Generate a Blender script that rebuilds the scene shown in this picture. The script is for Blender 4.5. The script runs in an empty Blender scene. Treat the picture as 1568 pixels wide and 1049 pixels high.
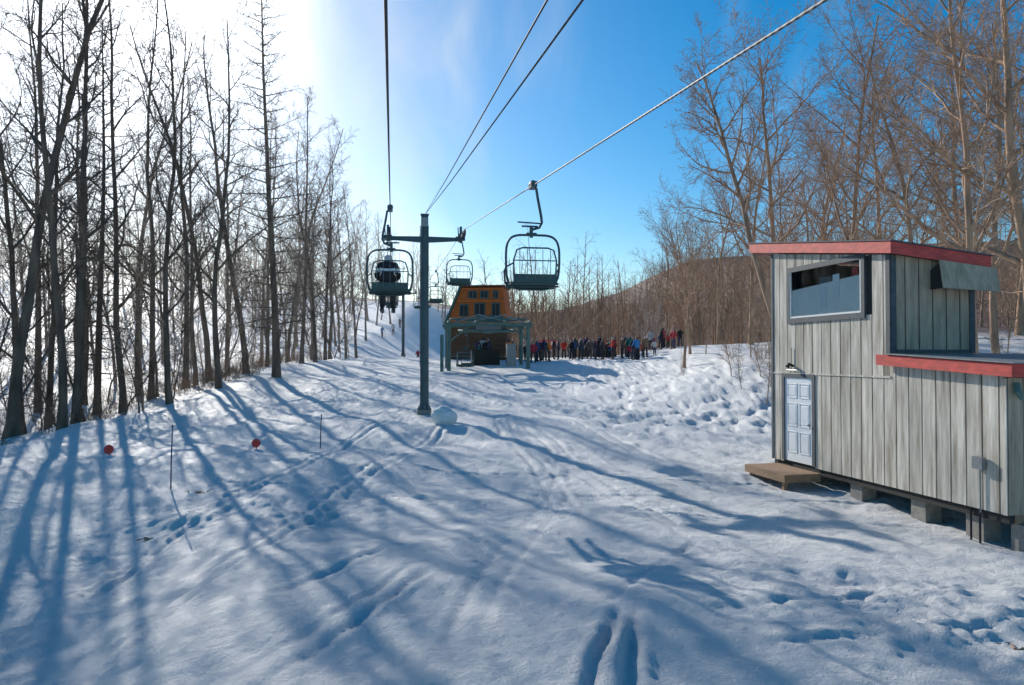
import bpy, math, random, bmesh
import numpy as np
from mathutils import Vector, Matrix, Euler

scene = bpy.context.scene
F_PX = 1176.0

# ------------------------------------------------------------ materials
def new_mat(name):
    m = bpy.data.materials.new(name); m.use_nodes = True
    nt = m.node_tree; b = nt.nodes['Principled BSDF']
    return m, nt, b

def mat(name, col, rough=0.6, var=0.25, scale=6.0, bump=0.0, metal=0.0, stretch=(1,1,1), island=0.0, col2=None, detail=4):
    m, nt, b = new_mat(name)
    n = nt.nodes; l = nt.links
    tc = n.new('ShaderNodeTexCoord'); mp = n.new('ShaderNodeMapping')
    mp.inputs['Scale'].default_value = stretch
    l.new(tc.outputs['Object'], mp.inputs['Vector'])
    no = n.new('ShaderNodeTexNoise'); no.inputs['Scale'].default_value = scale
    no.inputs['Detail'].default_value = detail; no.inputs['Roughness'].default_value = 0.65
    l.new(mp.outputs['Vector'], no.inputs['Vector'])
    cr = n.new('ShaderNodeValToRGB')
    c2 = col2 if col2 else tuple(c*(1+var) for c in col)
    c1 = tuple(c*(1-var) for c in col)
    cr.color_ramp.elements[0].position = 0.32; cr.color_ramp.elements[1].position = 0.7
    cr.color_ramp.elements[0].color = (*c1, 1); cr.color_ramp.elements[1].color = (*c2, 1)
    l.new(no.outputs['Fac'], cr.inputs['Fac'])
    out = cr.outputs['Color']
    if island > 0:
        g = n.new('ShaderNodeNewGeometry'); hs = n.new('ShaderNodeHueSaturation')
        mr = n.new('ShaderNodeMapRange')
        mr.inputs['To Min'].default_value = 1-island; mr.inputs['To Max'].default_value = 1+island
        l.new(g.outputs['Random Per Island'], mr.inputs['Value'])
        l.new(mr.outputs['Result'], hs.inputs['Value']); l.new(out, hs.inputs['Color'])
        out = hs.outputs['Color']
    l.new(out, b.inputs['Base Color'])
    b.inputs['Roughness'].default_value = rough; b.inputs['Metallic'].default_value = metal
    if bump > 0:
        bp = n.new('ShaderNodeBump'); bp.inputs['Strength'].default_value = bump
        bp.inputs['Distance'].default_value = 0.02
        l.new(no.outputs['Fac'], bp.inputs['Height']); l.new(bp.outputs['Normal'], b.inputs['Normal'])
    return m

M_bark = mat('bark_grey', (0.155, 0.105, 0.072), 0.9, 0.4, 3, stretch=(1,1,0.25), detail=1)
M_bark2 = mat('bark_brown', (0.40, 0.26, 0.17), 0.9, 0.35, 3, stretch=(1,1,0.25), detail=1)
M_barkp = mat('bark_pale', (0.46, 0.39, 0.33), 0.9, 0.3, 3, stretch=(1,1,0.25), detail=1)
M_weed = mat('dry_stems', (0.26, 0.16, 0.095), 0.95, 0.4, 3, detail=1)
M_siding = mat('weathered_siding', (0.44, 0.375, 0.285), 0.85, 0.34, 2.6, 0.5, stretch=(3,3,0.3), island=0.13, col2=(0.78,0.73,0.63), detail=6)
M_siding_f = mat('weathered_siding_front', (0.44, 0.35, 0.25), 0.85, 0.28, 3.5, 0.4, stretch=(3,3,0.35), island=0.1)
M_dark = mat('dark_backing', (0.035, 0.033, 0.03), 0.9, 0.2, 5)
M_trim = mat('slate_trim', (0.07, 0.085, 0.095), 0.7, 0.25, 8)
M_red = mat('red_fascia_paint', (0.58, 0.065, 0.05), 0.6, 0.28, 4, 0.1, stretch=(1,1,3))
M_roof = mat('roof_felt', (0.10, 0.10, 0.11), 0.8, 0.25, 9)
M_door = mat('white_door_paint', (0.76, 0.79, 0.80), 0.45, 0.05, 5)
M_wood = mat('raw_timber', (0.32, 0.20, 0.12), 0.85, 0.3, 8, 0.3, stretch=(1,4,1))
M_conc = mat('concrete', (0.27, 0.25, 0.22), 0.9, 0.2, 9, 0.3)
M_grn = mat('tower_green_paint', (0.045, 0.085, 0.095), 0.45, 0.25, 4, 0.05)
M_grn2 = mat('terminal_green_paint', (0.09, 0.17, 0.145), 0.5, 0.25, 3)
M_steel = mat('galvanised_steel', (0.26, 0.27, 0.275), 0.45, 0.2, 7, metal=0.3)
M_seat = mat('chair_seat', (0.035, 0.08, 0.075), 0.5, 0.2, 7)
M_slat = mat('chair_slat', (0.16, 0.17, 0.165), 0.6, 0.2, 7)
M_cable = mat('haul_rope', (0.035, 0.04, 0.045), 0.7, 0.5, 30)
M_cable2, nt, b = new_mat('haul_rope_light')
tcx=nt.nodes.new('ShaderNodeTexCoord'); wv=nt.nodes.new('ShaderNodeTexWave'); wv.inputs['Scale'].default_value=6; wv.bands_direction='DIAGONAL'
crx=nt.nodes.new('ShaderNodeValToRGB'); crx.color_ramp.elements[0].color=(.05,.05,.05,1); crx.color_ramp.elements[1].color=(.38,.36,.33,1)
nt.links.new(tcx.outputs['Object'],wv.inputs['Vector']); nt.links.new(wv.outputs['Fac'],crx.inputs['Fac']); nt.links.new(crx.outputs['Color'],b.inputs['Base Color']); b.inputs['Roughness'].default_value=.6
M_black = mat('black_rubber', (0.02, 0.02, 0.022), 0.6, 0.2, 5)
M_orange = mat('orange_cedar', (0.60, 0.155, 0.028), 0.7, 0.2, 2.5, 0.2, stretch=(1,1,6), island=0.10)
M_brown = mat('brown_roof_and_wall_shade', (0.20, 0.095, 0.045), 0.8, 0.25, 2.5, 0.2, stretch=(1,1,6), island=0.10)
M_redplastic = mat('red_marker_plastic', (0.85, 0.06, 0.03), 0.35, 0.1, 5)
M_pole = mat('blue_pole', (0.02, 0.05, 0.13), 0.5, 0.2, 5)
M_lump = mat('packed_snow', (0.80, 0.79, 0.74), 0.8, 0.15, 2.5, 0.8, col2=(.88,.88,.86))
M_skin = mat('skin', (0.52, 0.33, 0.25), 0.6, 0.08, 5)
M_white = mat('white_paint', (0.82, 0.82, 0.78), 0.5, 0.05, 5)
M_wgreen = mat('window_green', (0.05, 0.14, 0.12), 0.5, 0.1, 5)

def objcol_mat(name):
    m, nt, b = new_mat(name)
    oi = nt.nodes.new('ShaderNodeObjectInfo')
    no = nt.nodes.new('ShaderNodeTexNoise'); no.inputs['Scale'].default_value = 9
    mx = nt.nodes.new('ShaderNodeHueSaturation')
    mr = nt.nodes.new('ShaderNodeMapRange'); mr.inputs['To Min'].default_value = .75; mr.inputs['To Max'].default_value = 1.2
    nt.links.new(no.outputs['Fac'], mr.inputs['Value']); nt.links.new(mr.outputs['Result'], mx.inputs['Value'])
    nt.links.new(oi.outputs['Color'], mx.inputs['Color']); nt.links.new(mx.outputs['Color'], b.inputs['Base Color'])
    b.inputs['Roughness'].default_value = .8
    return m
def randramp_mat(name, cols):
    m, nt, b = new_mat(name)
    oi = nt.nodes.new('ShaderNodeObjectInfo'); cr = nt.nodes.new('ShaderNodeValToRGB')
    cr.color_ramp.interpolation = 'CONSTANT'
    e = cr.color_ramp.elements
    e[0].color = (*cols[0], 1); e[1].position = 1/len(cols); e[1].color = (*cols[1], 1)
    for i in range(2, len(cols)):
        q = e.new(i/len(cols)); q.color = (*cols[i], 1)
    nt.links.new(oi.outputs['Random'], cr.inputs['Fac']); nt.links.new(cr.outputs['Color'], b.inputs['Base Color'])
    b.inputs['Roughness'].default_value = .6
    return m
M_jacket = objcol_mat('jacket_cloth')
M_trous = randramp_mat('ski_trousers', [(0.015,0.015,0.02),(0.03,0.03,0.035),(0.02,0.03,0.08),(0.09,0.085,0.08),(0.02,0.02,0.02)])
M_hat = randramp_mat('helmet_shell', [(0.02,0.02,0.02),(0.5,0.5,0.5),(0.03,0.05,0.2),(0.02,0.02,0.02),(0.35,0.03,0.03),(0.1,0.1,0.1)])

M_glass, nt, b = new_mat('window_glass')
nt.nodes.remove(b)
g = nt.nodes.new('ShaderNodeBsdfGlossy'); g.inputs['Roughness'].default_value = .03; g.inputs['Color'].default_value=(.9,.93,.95,1)
t = nt.nodes.new('ShaderNodeBsdfTransparent'); t.inputs['Color'].default_value=(.96,.97,.96,1)
fr = nt.nodes.new('ShaderNodeLayerWeight'); fr.inputs['Blend'].default_value = .25
mx = nt.nodes.new('ShaderNodeMixShader')
nt.links.new(fr.outputs['Fresnel'], mx.inputs[0]); nt.links.new(t.outputs[0], mx.inputs[1]); nt.links.new(g.outputs[0], mx.inputs[2])
nt.links.new(mx.outputs[0], nt.nodes['Material Output'].inputs['Surface'])

# ------------------------------------------------------------ mesh builder
class MB:
    def __init__(s): s.v=[]; s.f=[]; s.m=[]; s.mats=[]
    def mi(s, m):
        if m not in s.mats: s.mats.append(m)
        return s.mats.index(m)
    def hexa(s, p, m):
        o=len(s.v); s.v += [tuple(q) for q in p]
        k=s.mi(m)
        for f in ((3,2,1,0),(4,5,6,7),(0,1,5,4),(1,2,6,5),(2,3,7,6),(3,0,4,7)):
            s.f.append(tuple(o+i for i in f)); s.m.append(k)
    def box(s, a, b, m, T=None):
        (x0,y0,z0),(x1,y1,z1)=a,b
        p=[(x0,y0,z0),(x1,y0,z0),(x1,y1,z0),(x0,y1,z0),(x0,y0,z1),(x1,y0,z1),(x1,y1,z1),(x0,y1,z1)]
        if T: p=[T(*q) for q in p]
        s.hexa(p, m)
    def quad(s, p, m):
        o=len(s.v); s.v+=[tuple(q) for q in p]; s.f.append((o,o+1,o+2,o+3)); s.m.append(s.mi(m))
    def tube(s, pts, r, m, n=8, closed=False):
        pts=[Vector(p) for p in pts]; N=len(pts)
        rr = r if isinstance(r,(list,tuple)) else [r]*N
        o=len(s.v); k=s.mi(m); up=None
        for i,p in enumerate(pts):
            if closed: d=(pts[(i+1)%N]-pts[i-1])
            else: d=(pts[min(i+1,N-1)]-pts[max(i-1,0)])
            d.normalize()
            if up is None:
                up = Vector((0,0,1)) if abs(d.z)<.9 else Vector((0,1,0))
            a=d.cross(up)
            if a.length<1e-4: a=d.cross(Vector((1,0.1,0)))
            a.normalize(); b2=a.cross(d); up=b2
            for j in range(n):
                t=2*math.pi*j/n
                s.v.append(tuple(p+(a*math.cos(t)+b2*math.sin(t))*rr[i]))
        R = N if closed else N-1
        for i in range(R):
            i2=(i+1)%N
            for j in range(n):
                s.f.append((o+i*n+j,o+i*n+(j+1)%n,o+i2*n+(j+1)%n,o+i2*n+j)); s.m.append(k)
        if not closed:
            s.f.append(tuple(o+j for j in range(n))[::-1]); s.m.append(k)
            s.f.append(tuple(o+(N-1)*n+j for j in range(n))); s.m.append(k)
    def disc(s, c, axis, r, th, m, n=16):
        c=Vector(c); a=Vector(axis).normalized()
        s.tube([c-a*th/2, c+a*th/2], r, m, n)
    def build(s, name, parent=None, smooth=False, bevel=0):
        me=bpy.data.meshes.new(name); me.from_pydata(s.v,[],s.f)
        for m in s.mats: me.materials.append(m)
        me.polygons.foreach_set('material_index', s.m)
        if smooth: me.polygons.foreach_set('use_smooth',[True]*len(s.f))
        me.update()
        ob=bpy.data.objects.new(name,me); scene.collection.objects.link(ob)
        if parent: ob.parent=parent
        if bevel:
            bv=ob.modifiers.new('b','BEVEL'); bv.width=bevel; bv.segments=2; bv.limit_method='ANGLE'
        return ob

def empty(name, loc=(0,0,0)):
    e=bpy.data.objects.new(name,None); e.location=loc; e.empty_display_size=.3
    scene.collection.objects.link(e); return e

# ------------------------------------------------------------ terrain
rs = np.random.RandomState(5)
LAT = rs.rand(256,256)
def vnoise(x, y):
    xi=np.floor(x).astype(int); yi=np.floor(y).astype(int)
    fx=x-xi; fy=y-yi; fx=fx*fx*(3-2*fx); fy=fy*fy*(3-2*fy)
    g=lambda a,b: LAT[a%256,b%256]
    return (g(xi,yi)*(1-fx)+g(xi+1,yi)*fx)*(1-fy)+(g(xi,yi+1)*(1-fx)+g(xi+1,yi+1)*fx)*fy-.5
def fbm(x,y,o=3):
    r=0;a=1
    for i in range(o):
        c_,s_=math.cos(.7*i),math.sin(.7*i)
        r=r+a*vnoise((x*c_-y*s_)*2**i+17*i,(x*s_+y*c_)*2**i+31*i); a*=.5
    return r
def sstep(a,b,x):
    t=np.clip((x-a)/(b-a),0,1); return t*t*(3-2*t)
PY=[-80,0,7.5,12,18,24,30,38,45,55,64,75,100,2000]
PZ=[-5.0,-3.6,-3.15,-3.05,-2.95,-2.7,-2.3,-1.75,-1.2,-.45,-.15,-.5,-1.0,-1.0]
RUTS=[(.35,5.2,1.30,8.9,.06),(.95,5.2,1.42,8.9,.05),(1.3,9.2,3.0,13,.03),(-2.9,6.5,-1.2,10.6,.035),(-3.3,6.5,-1.55,10.8,.03),(-3.2,9.6,-1.6,13,.025),
      (2.6,8.0,7.5,10,.025),(2.2,8.9,7.2,11.2,.025),(1.2,14,-.9,30,.03),(1.6,14,-.5,30,.03),(-5,7,-2.2,26,.025),(-5.35,7,-2.55,26,.025),(1,17,8,16.5,.03),
      (-7,18,8,14.2,.03),(-7,20.5,7,18.2,.03),(3.2,12,.3,26,.03),(3.6,12,.7,26,.03),(-6.5,12,-4,28,.025),(-6.8,12,-4.3,28,.025),(-.8,8,1.5,22,.02),(-.4,8,1.9,22,.02),
      (4.5,9,-3,17,.025),(4.9,9.2,-2.6,17.2,.025),(5,18,0,34,.03),(5.4,18,.4,34,.03)]
def height(x, y, fine=True):
    x=np.asarray(x,float); y=np.asarray(y,float)
    z=np.interp(y,PY,PZ)
    edge=-14.8+1.2*fbm(y*.08,y*0+3.1,2)
    nl=sstep(-2.6,-6.0,x+ (y-9)*.25)*sstep(19,11,y)
    z=z-.75*nl
    t=sstep(0,9,edge-x)
    z=z-1.7*t*sstep(90,50,y)
    z=z+.25*np.exp(-((x-edge-1.0)/1.3)**2)*sstep(70,20,y)
    z=z+.10*np.clip(-x-27,0,90)*sstep(-27,-40,x)
    z=z+.150*np.clip(y-78,0,80)*sstep(-7,-20,x)
    z=z+1.0*sstep(8.5,14,x)*sstep(24,33,y)*sstep(90,60,y)+.07*np.clip(x-17,0,60)*sstep(15,40,y)
    z=z+1.05*np.exp(-((x-10.0)/3.0)**2-((y-36)/5)**2)
    z=z+sstep(110,330,y)*(10+12*sstep(40,110,x-(y-200)*.1)+8*fbm(x*.006,y*.006,3))*sstep(-40,10,x)
    z=z+sstep(300,620,y)*(20+22*fbm(x*.003+5,y*.003,3))
    z=z+sstep(35,150,x)*22*sstep(60,260,y)
    z=z-3.0*np.exp(-((x-25)/22)**2)*sstep(70,110,y)*sstep(220,150,y)
    und=fbm(x*.12,y*.12,3)
    z=z+.42*und*sstep(140,60,y)+1.5*fbm(x*.02+9,y*.02,3)*sstep(60,140,np.hypot(x,y))
    if fine:
        near=sstep(60,25,y)
        z=z+near*(.17*fbm(x*.5+3,y*.42,3))
        ch=sstep(-.2,.3,fbm(x*.22+40,y*.2,2))
        z=z+near*(.045+.08*ch)*fbm(x*1.7+3,y*1.5,3)
        c2=np.abs(fbm(x*3.4+11,y*3.0,3))
        z=z+near*(.35+.75*ch)*(.06*(.35-c2))
        z=z+near*(.022+.035*ch)*fbm(x*7,y*6,2)
        rib=sstep(.5,-2,x)*sstep(26,10,y)
        z=z+rib*.014*np.sin((x*.9+y*.35)*11+3*fbm(x*.5,y*.5,2))
        br=.5+.9*sstep(-.3,.3,fbm(x*.9,y*.9+9,2))
        for (x0,y0,x1,y1,dp) in RUTS:
            dx,dy=x1-x0,y1-y0; L=math.hypot(dx,dy)
            tt=((x-x0)*dx+(y-y0)*dy)/L; dd=((x-x0)*dy-(y-y0)*dx)/L
            dd=dd+.12*np.sin(tt*.6+x0)+.03*fbm(x*2,y*2,2)
            m=sstep(-.6,.6,tt)*sstep(L+.6,L-.6,tt)*br
            z=z+m*dp*(-1*np.exp(-(dd/.06)**2)+.5*np.exp(-((np.abs(dd)-.14)/.06)**2))
        fp=sstep(.0,.25,fbm(x*2.1+8,y*1.3,2))*sstep(1,5,x)*sstep(21,28,y)
        z=z-.11*fp*sstep(70,50,y)
    return z
def H(x,y,fine=True):
    return float(height(np.array([x]),np.array([y]),fine)[0])

def grow(a, step, lim, f=1.07):
    out=[]; v=a
    while v<lim:
        step*=f; v+=step; out.append(v)
    return out
xs=list(np.arange(-11,11.01,.06))
xr=grow(11,.07,1600,1.04); xl=[-v for v in xr][::-1]
xs=np.array(xl+xs+xr)
ys=list(np.arange(5,20,.06)); ya=grow(20,.07,1900,1.018); yb=[5-(v) for v in grow(0,.15,120,1.12)][::-1]
ys=np.array(yb+ys+ya)
X,Y=np.meshgrid(xs,ys)
Z=height(X,Y)
ny,nx=X.shape
co=np.stack([X,Y,Z],-1).reshape(-1,3)
idx=np.arange(nx*ny).reshape(ny,nx)
q=np.stack([idx[:-1,:-1],idx[:-1,1:],idx[1:,1:],idx[1:,:-1]],-1).reshape(-1,4)
def quadmesh(name, co, q, smooth=True):
    me=bpy.data.meshes.new(name)
    me.vertices.add(len(co)); me.vertices.foreach_set('co',co.astype(np.float32).ravel())
    me.loops.add(q.size); me.loops.foreach_set('vertex_index',q.astype(np.int32).ravel())
    me.polygons.add(len(q)); me.polygons.foreach_set('loop_start',np.arange(0,q.size,4,dtype=np.int32))
    if smooth: me.polygons.foreach_set('use_smooth',np.ones(len(q),bool))
    me.update(calc_edges=True)
    return me
tm=quadmesh('snow_ground',co,q)
wood=(sstep(75,105,Y)*sstep(-4,6,X)+sstep(20,40,X)*sstep(30,60,Y)+sstep(330,420,Y)).clip(0,1)
at=tm.attributes.new('wooded','FLOAT','POINT'); at.data.foreach_set('value',wood.astype(np.float32).ravel())
ground=bpy.data.objects.new('snow_ground',tm); scene.collection.objects.link(ground)
m,nt,b=new_mat('snow'); n=nt.nodes; l=nt.links
tc=n.new('ShaderNodeTexCoord')
n2=n.new('ShaderNodeTexNoise'); n2.inputs['Scale'].default_value=7; n2.inputs['Detail'].default_value=6; n2.inputs['Roughness'].default_value=.8
n3=n.new('ShaderNodeTexNoise'); n3.inputs['Scale'].default_value=.12; n3.inputs['Detail'].default_value=6; n3.inputs['Roughness'].default_value=.8
for k in (n2,n3): l.new(tc.outputs['Object'],k.inputs['Vector'])
cr=n.new('ShaderNodeValToRGB'); cr.color_ramp.elements[0].color=(.87,.88,.885,1); cr.color_ramp.elements[1].color=(.96,.95,.93,1)
l.new(n3.outputs['Fac'],cr.inputs['Fac'])
cw=n.new('ShaderNodeValToRGB'); e=cw.color_ramp.elements
e[0].position=.40; e[0].color=(.08,.04,.022,1); e[1].position=.72; e[1].color=(.34,.24,.17,1)
q2=e.new(.55); q2.color=(.20,.10,.055,1)
l.new(n3.outputs['Fac'],cw.inputs['Fac'])
atn=n.new('ShaderNodeAttribute'); atn.attribute_name='wooded'
mx=n.new('ShaderNodeMix'); mx.data_type='RGBA'
l.new(atn.outputs['Fac'],mx.inputs[0]); l.new(cr.outputs['Color'],mx.inputs[6]); l.new(cw.outputs['Color'],mx.inputs[7])
l.new(mx.outputs[2],b.inputs['Base Color'])
b.inputs['Roughness'].default_value=.6
b.inputs['Specular IOR Level'].default_value=.35
bp=n.new('ShaderNodeBump'); bp.inputs['Strength'].default_value=1.0; bp.inputs['Distance'].default_value=.12
l.new(n2.outputs['Fac'],bp.inputs['Height']); l.new(bp.outputs['Normal'],b.inputs['Normal'])
tm.materials.append(m)

# ------------------------------------------------------------ trees
class TreeGen:
    def __init__(s, seed): s.r=random.Random(seed); s.v=[]; s.f=[]
    def tube(s, pts, rad, n):
        o=len(s.v); N=len(pts); up=Vector((.13,.97,.2))
        for i,p in enumerate(pts):
            d=pts[min(i+1,N-1)]-pts[max(i-1,0)]
            a=d.cross(up)
            if a.length<1e-5: a=Vector((1,0,0))
            a.normalize(); b=a.cross(d); b.normalize()
            for j in range(n):
                t=6.2832*j/n; c=math.cos(t)*rad[i]; e=math.sin(t)*rad[i]
                s.v.append((p.x+a.x*c+b.x*e,p.y+a.y*c+b.y*e,p.z+a.z*c+b.z*e))
        for i in range(N-1):
            for j in range(n):
                k=(j+1)%n
                s.f.append((o+i*n+j,o+i*n+k,o+(i+1)*n+k,o+(i+1)*n+j))
    def rnd(s): return Vector((s.r.gauss(0,1),s.r.gauss(0,1),s.r.gauss(0,1)))
    def branch(s, p, d, L, r, lvl, P, r_end=None):
        nseg=P['seg'][lvl]; jit=P['jit'][lvl]; up=P['up'][lvl]
        pts=[p.copy()]; dirs=[d.copy()]
        for i in range(nseg):
            d=(d+s.rnd()*jit+Vector((0,0,up))).normalized()
            p=p+d*(L/nseg); pts.append(p.copy()); dirs.append(d.copy())
        re=r*P['taper'][lvl]
        rad=[max(.006,r+(re-r)*(i/nseg)**(.85)) for i in range(nseg+1)]
        if lvl==0: rad[0]*=1.35
        s.tube(pts,rad,P['sides'][lvl])
        if lvl>=P['max']: return
        nc=P['n'][lvl]; st=P['start'][lvl]
        nc=max(1,int(nc*(.8+.4*s.r.random())))
        az=s.r.random()*6.28
        for k in range(nc):
            t=st+(.98-st)*(k+s.r.random()*.8)/nc
            fi=t*nseg; i=min(int(fi),nseg-1); q=pts[i].lerp(pts[i+1],fi-i); dd=dirs[i+1]
            az+=2.4+s.r.uniform(-.5,.5)
            a=dd.orthogonal().normalized(); bb=dd.cross(a)
            side=a*math.cos(az)+bb*math.sin(az)
            ang=math.radians(P['ang'][lvl]*(1.15-.4*t)+s.r.uniform(-9,9))
            nd=(dd*math.cos(ang)+side*math.sin(ang)).normalized()
            Lf=P['len'][lvl]*(P['shape'](t) if lvl==0 else (1-.45*t))*s.r.uniform(.7,1.25)
            rc=min(rad[i]*.62, P['rmax'][lvl]*(.6+.5*s.r.random())*(1-.4*t))
            s.branch(q,nd,(L if P['rel'][lvl] else 1)*Lf,rc,lvl+1,P)
    def arrays(s): return np.array(s.v,dtype=np.float32), np.array(s.f,dtype=np.int32)

def P_forest(mx=4,start=.3,spread=4.2,n0=17,jit0=.035,ang=48,dens=1.0,tw=.012):
    return dict(seg=[14,6,4,3,2],jit=[jit0,.13,.17,.2,.2],up=[.02,.09,.05,.03,.0],sides=[8,5,4,3,3],
        taper=[.16,.2,.25,.3,.4],n=[n0,int(8*dens),int(6*dens),int(4*dens)],start=[start,.12,.12,.1],ang=[ang,46,46,44],
        len=[spread,.48,.5,.5],rel=[False,True,True,True],rmax=[.085,.04,.02,tw],max=mx,
        shape=lambda t:1.15-.7*t)
def P_spread(mx=4):
    return dict(seg=[12,8,5,3,2],jit=[.06,.12,.17,.2,.2],up=[.02,.07,.05,.03,.0],sides=[8,6,4,3,3],
        taper=[.2,.18,.25,.3,.4],n=[15,10,7,5],start=[.28,.18,.12,.1],ang=[52,42,44,40],
        len=[7.5,.42,.5,.5],rel=[False,True,True,True],rmax=[.13,.05,.022,.012],max=mx,
        shape=lambda t:1.1-.6*t)
def P_larch(mx=3):
    return dict(seg=[16,6,3,2],jit=[.012,.05,.14,.15],up=[.01,.035,-.06,0],sides=[8,4,3,3],
        taper=[.1,.2,.3,.4],n=[100,14,4],start=[.12,.08,.15],ang=[88,55,45],
        len=[4.4,.30,.45],rel=[False,True,True],rmax=[.05,.02,.014],max=mx,
        shape=lambda t:(1.1-.95*t)*(.7 if t<.3 else 1))
def tree_mesh(name, seed, Ht, r0, P, lean=(0,0), matl=None):
    g=TreeGen(seed)
    g.branch(Vector((0,0,-.4)),Vector((lean[0],lean[1],1)).normalized(),Ht,r0,0,P)
    v,f=g.arrays(); me=quadmesh(name,v,f); me.materials.append(matl or M_bark); return me

specs=[(22,.19,.26,4.5,17,50,.02),(20,.17,.22,4.3,18,54,.06),(24,.21,.32,4.8,16,46,-.03),(18,.15,.18,4.0,18,52,.1),(21,.17,.24,4.3,17,48,-.06)]
left_meshes=[tree_mesh('forest_tree_mesh',10+i,Ht,r0,P_forest(start=st,spread=sp,n0=n0,ang=an,jit0=.045),(lx,0)) for i,(Ht,r0,st,sp,n0,an,lx) in enumerate(specs)]
back_meshes=[tree_mesh('forest_back_mesh',30+i,Ht,r0,P_forest(mx=3,start=st,spread=sp+.4,n0=n0+4,ang=an,dens=1.13,tw=.015),(lx,0)) for i,(Ht,r0,st,sp,n0,an,lx) in enumerate(specs[:4])]
larch_mesh=tree_mesh('larch_mesh',40,21.5,.22,P_larch())
larch_mesh2=tree_mesh('larch_mesh_b',41,20,.19,P_larch())
right_meshes=[tree_mesh('spreading_tree_mesh',60+i,Ht,r0,P_spread(),(lx,0),M_bark2) for i,(Ht,r0,lx) in
   enumerate([(17,.22,.0),(15,.18,.08),(18,.2,-.08),(14,.16,.03)])]
rback_meshes=[tree_mesh('spreading_back_mesh',70+i,Ht,r0,P_spread(3),(lx,0),M_bark2) for i,(Ht,r0,lx) in enumerate([(16,.2,.0),(14,.16,.06)])]
sap_meshes=[tree_mesh('sapling_mesh',80+i,Ht,.05,P_forest(mx=3,start=.2,spread=1.6,n0=14,jit0=.07,ang=40),(0,0),mm) for i,(Ht,mm) in
   enumerate([(6,M_bark),(7.5,M_bark2),(5,M_barkp)])]
def put(name, me, x, y, rz=0, s=1.0, lean=0, leandir=0, sz=None):
    o=bpy.data.objects.new(name,me); scene.collection.objects.link(o)
    o.location=(x,y,H(x,y,False)-.1); o.scale=(s,s,s if sz is None else sz)
    R=Matrix.Rotation(leandir,4,'Z')@Matrix.Rotation(lean,4,'X')@Matrix.Rotation(-leandir,4,'Z')@Matrix.Rotation(rz,4,'Z')
    o.rotation_euler=R.to_euler(); return o
R=random.Random(77)
edge=[(118,30,0,1.0),(20,27,2,1.05),(75,36,1,1.0),(150,40,'L2',1.08),(262,33,3,1.0),(232,42,0,1.0),(335,38,1,.95),(378,47,2,.95),
      (424,42,'L',1.08),(462,55,0,.9),(483,56,3,1.0),(505,66,4,.9),(530,76,1,.85),(546,82,0,.85),(300,52,4,1.),(440,66,2,.9),(515,92,3,1.),
      (190,36,4,1.0),(215,50,2,1.05),(285,46,0,1.0),(350,58,4,1.0),(400,70,0,1.),(40,33,3,1.1),(560,100,1,.9),(95,26,4,.95),
      (130,46,1,1.05),(320,49,2,1.0),(408,54,3,1.0),(498,60,1,.85),(60,42,0,1.05)]
pos=[]
for (px,d,k,s) in edge:
    x=(px-784)/F_PX*d; pos.append((x,d))
    if k=='L': put('larch_tree',larch_mesh,x,d,1.0,s)
    elif k=='L2': put('larch_tree',larch_mesh2,x,d,2.0,s)
    else: put('bare_tree',left_meshes[k],x,d,R.random()*6.28,s,R.uniform(0,.09),R.random()*6.28)
cnt=0
for tries in range(6000):
    if cnt>=96: break
    y=R.uniform(14,135); x=-18-R.random()**1.1*38
    if y<24 and x>-21: continue
    if any((x-a)**2+(y-b)**2<2.2**2 for a,b in pos): continue
    pos.append((x,y)); cnt+=1
    sc=R.uniform(.5,.72) if x>-24 and y<60 else R.uniform(.65,.95)
    put('bare_tree',back_meshes[R.randrange(4)],x,y,R.random()*6.28,sc,R.uniform(0,.12),R.random()*6.28)
for i in range(54):
    y=R.uniform(22,85); x=-15.4-R.random()*10
    put('sapling_tree',sap_meshes[R.choice([0,0,1])],x,y,R.random()*6.28,R.uniform(.6,1.5),R.uniform(0,.2),R.random()*6.28)
gl=TreeGen(200)
PL=P_spread(); PL['start']=[.42,.15,.12,.1]; PL['n']=[18,10,7,5]; PL['len']=[5.2,.42,.5,.5]; PL['up']=[.012,.05,.04,.03,0]
gl.branch(Vector((0,0,-.3)),Vector((-.38,0,1)).normalized(),16.5,.2,0,PL)
v,f=gl.arrays(); lean_me=quadmesh('leaning_tree_mesh',v,f); lean_me.materials.append(M_bark2)
put('leaning_tree',lean_me,14.0,38,0,1.05)
rt=[(1205,42,0,1.0),(1255,47,1,1.0),(1320,40,2,1.0),(1400,36,1,1.05),(1470,44,0,1.1),(1530,30,3,1.15),(1600,25,0,1.1),(1560,50,2,1.2),
    (1100,62,1,.9),(1060,72,3,.9),(1150,58,2,.95),(1360,56,0,1.1),(1240,66,3,1.1),(1440,62,1,1.2),(1025,80,0,.75),(1650,36,2,1.1),(1300,75,2,1.1),(1500,26,2,.95),(1580,34,1,1.2)]
for (px,d,k,s) in rt:
    put('bare_tree',right_meshes[k],(px-784)/F_PX*d,d,R.random()*6.28,s,R.uniform(0,.07),R.random()*6.28)
for i in range(34):
    y=R.uniform(45,120); x=y*R.uniform(.22,.75)
    put('bare_tree',rback_meshes[R.randrange(2)],x,y,R.random()*6.28,R.uniform(.5,.85),R.uniform(0,.07),R.random()*6.28)
for (px,d,k,s) in [(985,70,2,1.25),(1010,66,2,1.0),(1045,60,1,1.0),(1175,30,1,.55),(1120,34,1,.5),(1135,32,0,.35),(1165,33,1,.45),(1080,52,1,.9),(1150,45,1,.9),(1510,28,1,.8),(1190,36,1,1.)]:
    put('sapling_tree',sap_meshes[k],(px-784)/F_PX*d,d,R.random()*6.28,s,R.uniform(0,.2),R.random()*6.28)

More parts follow.
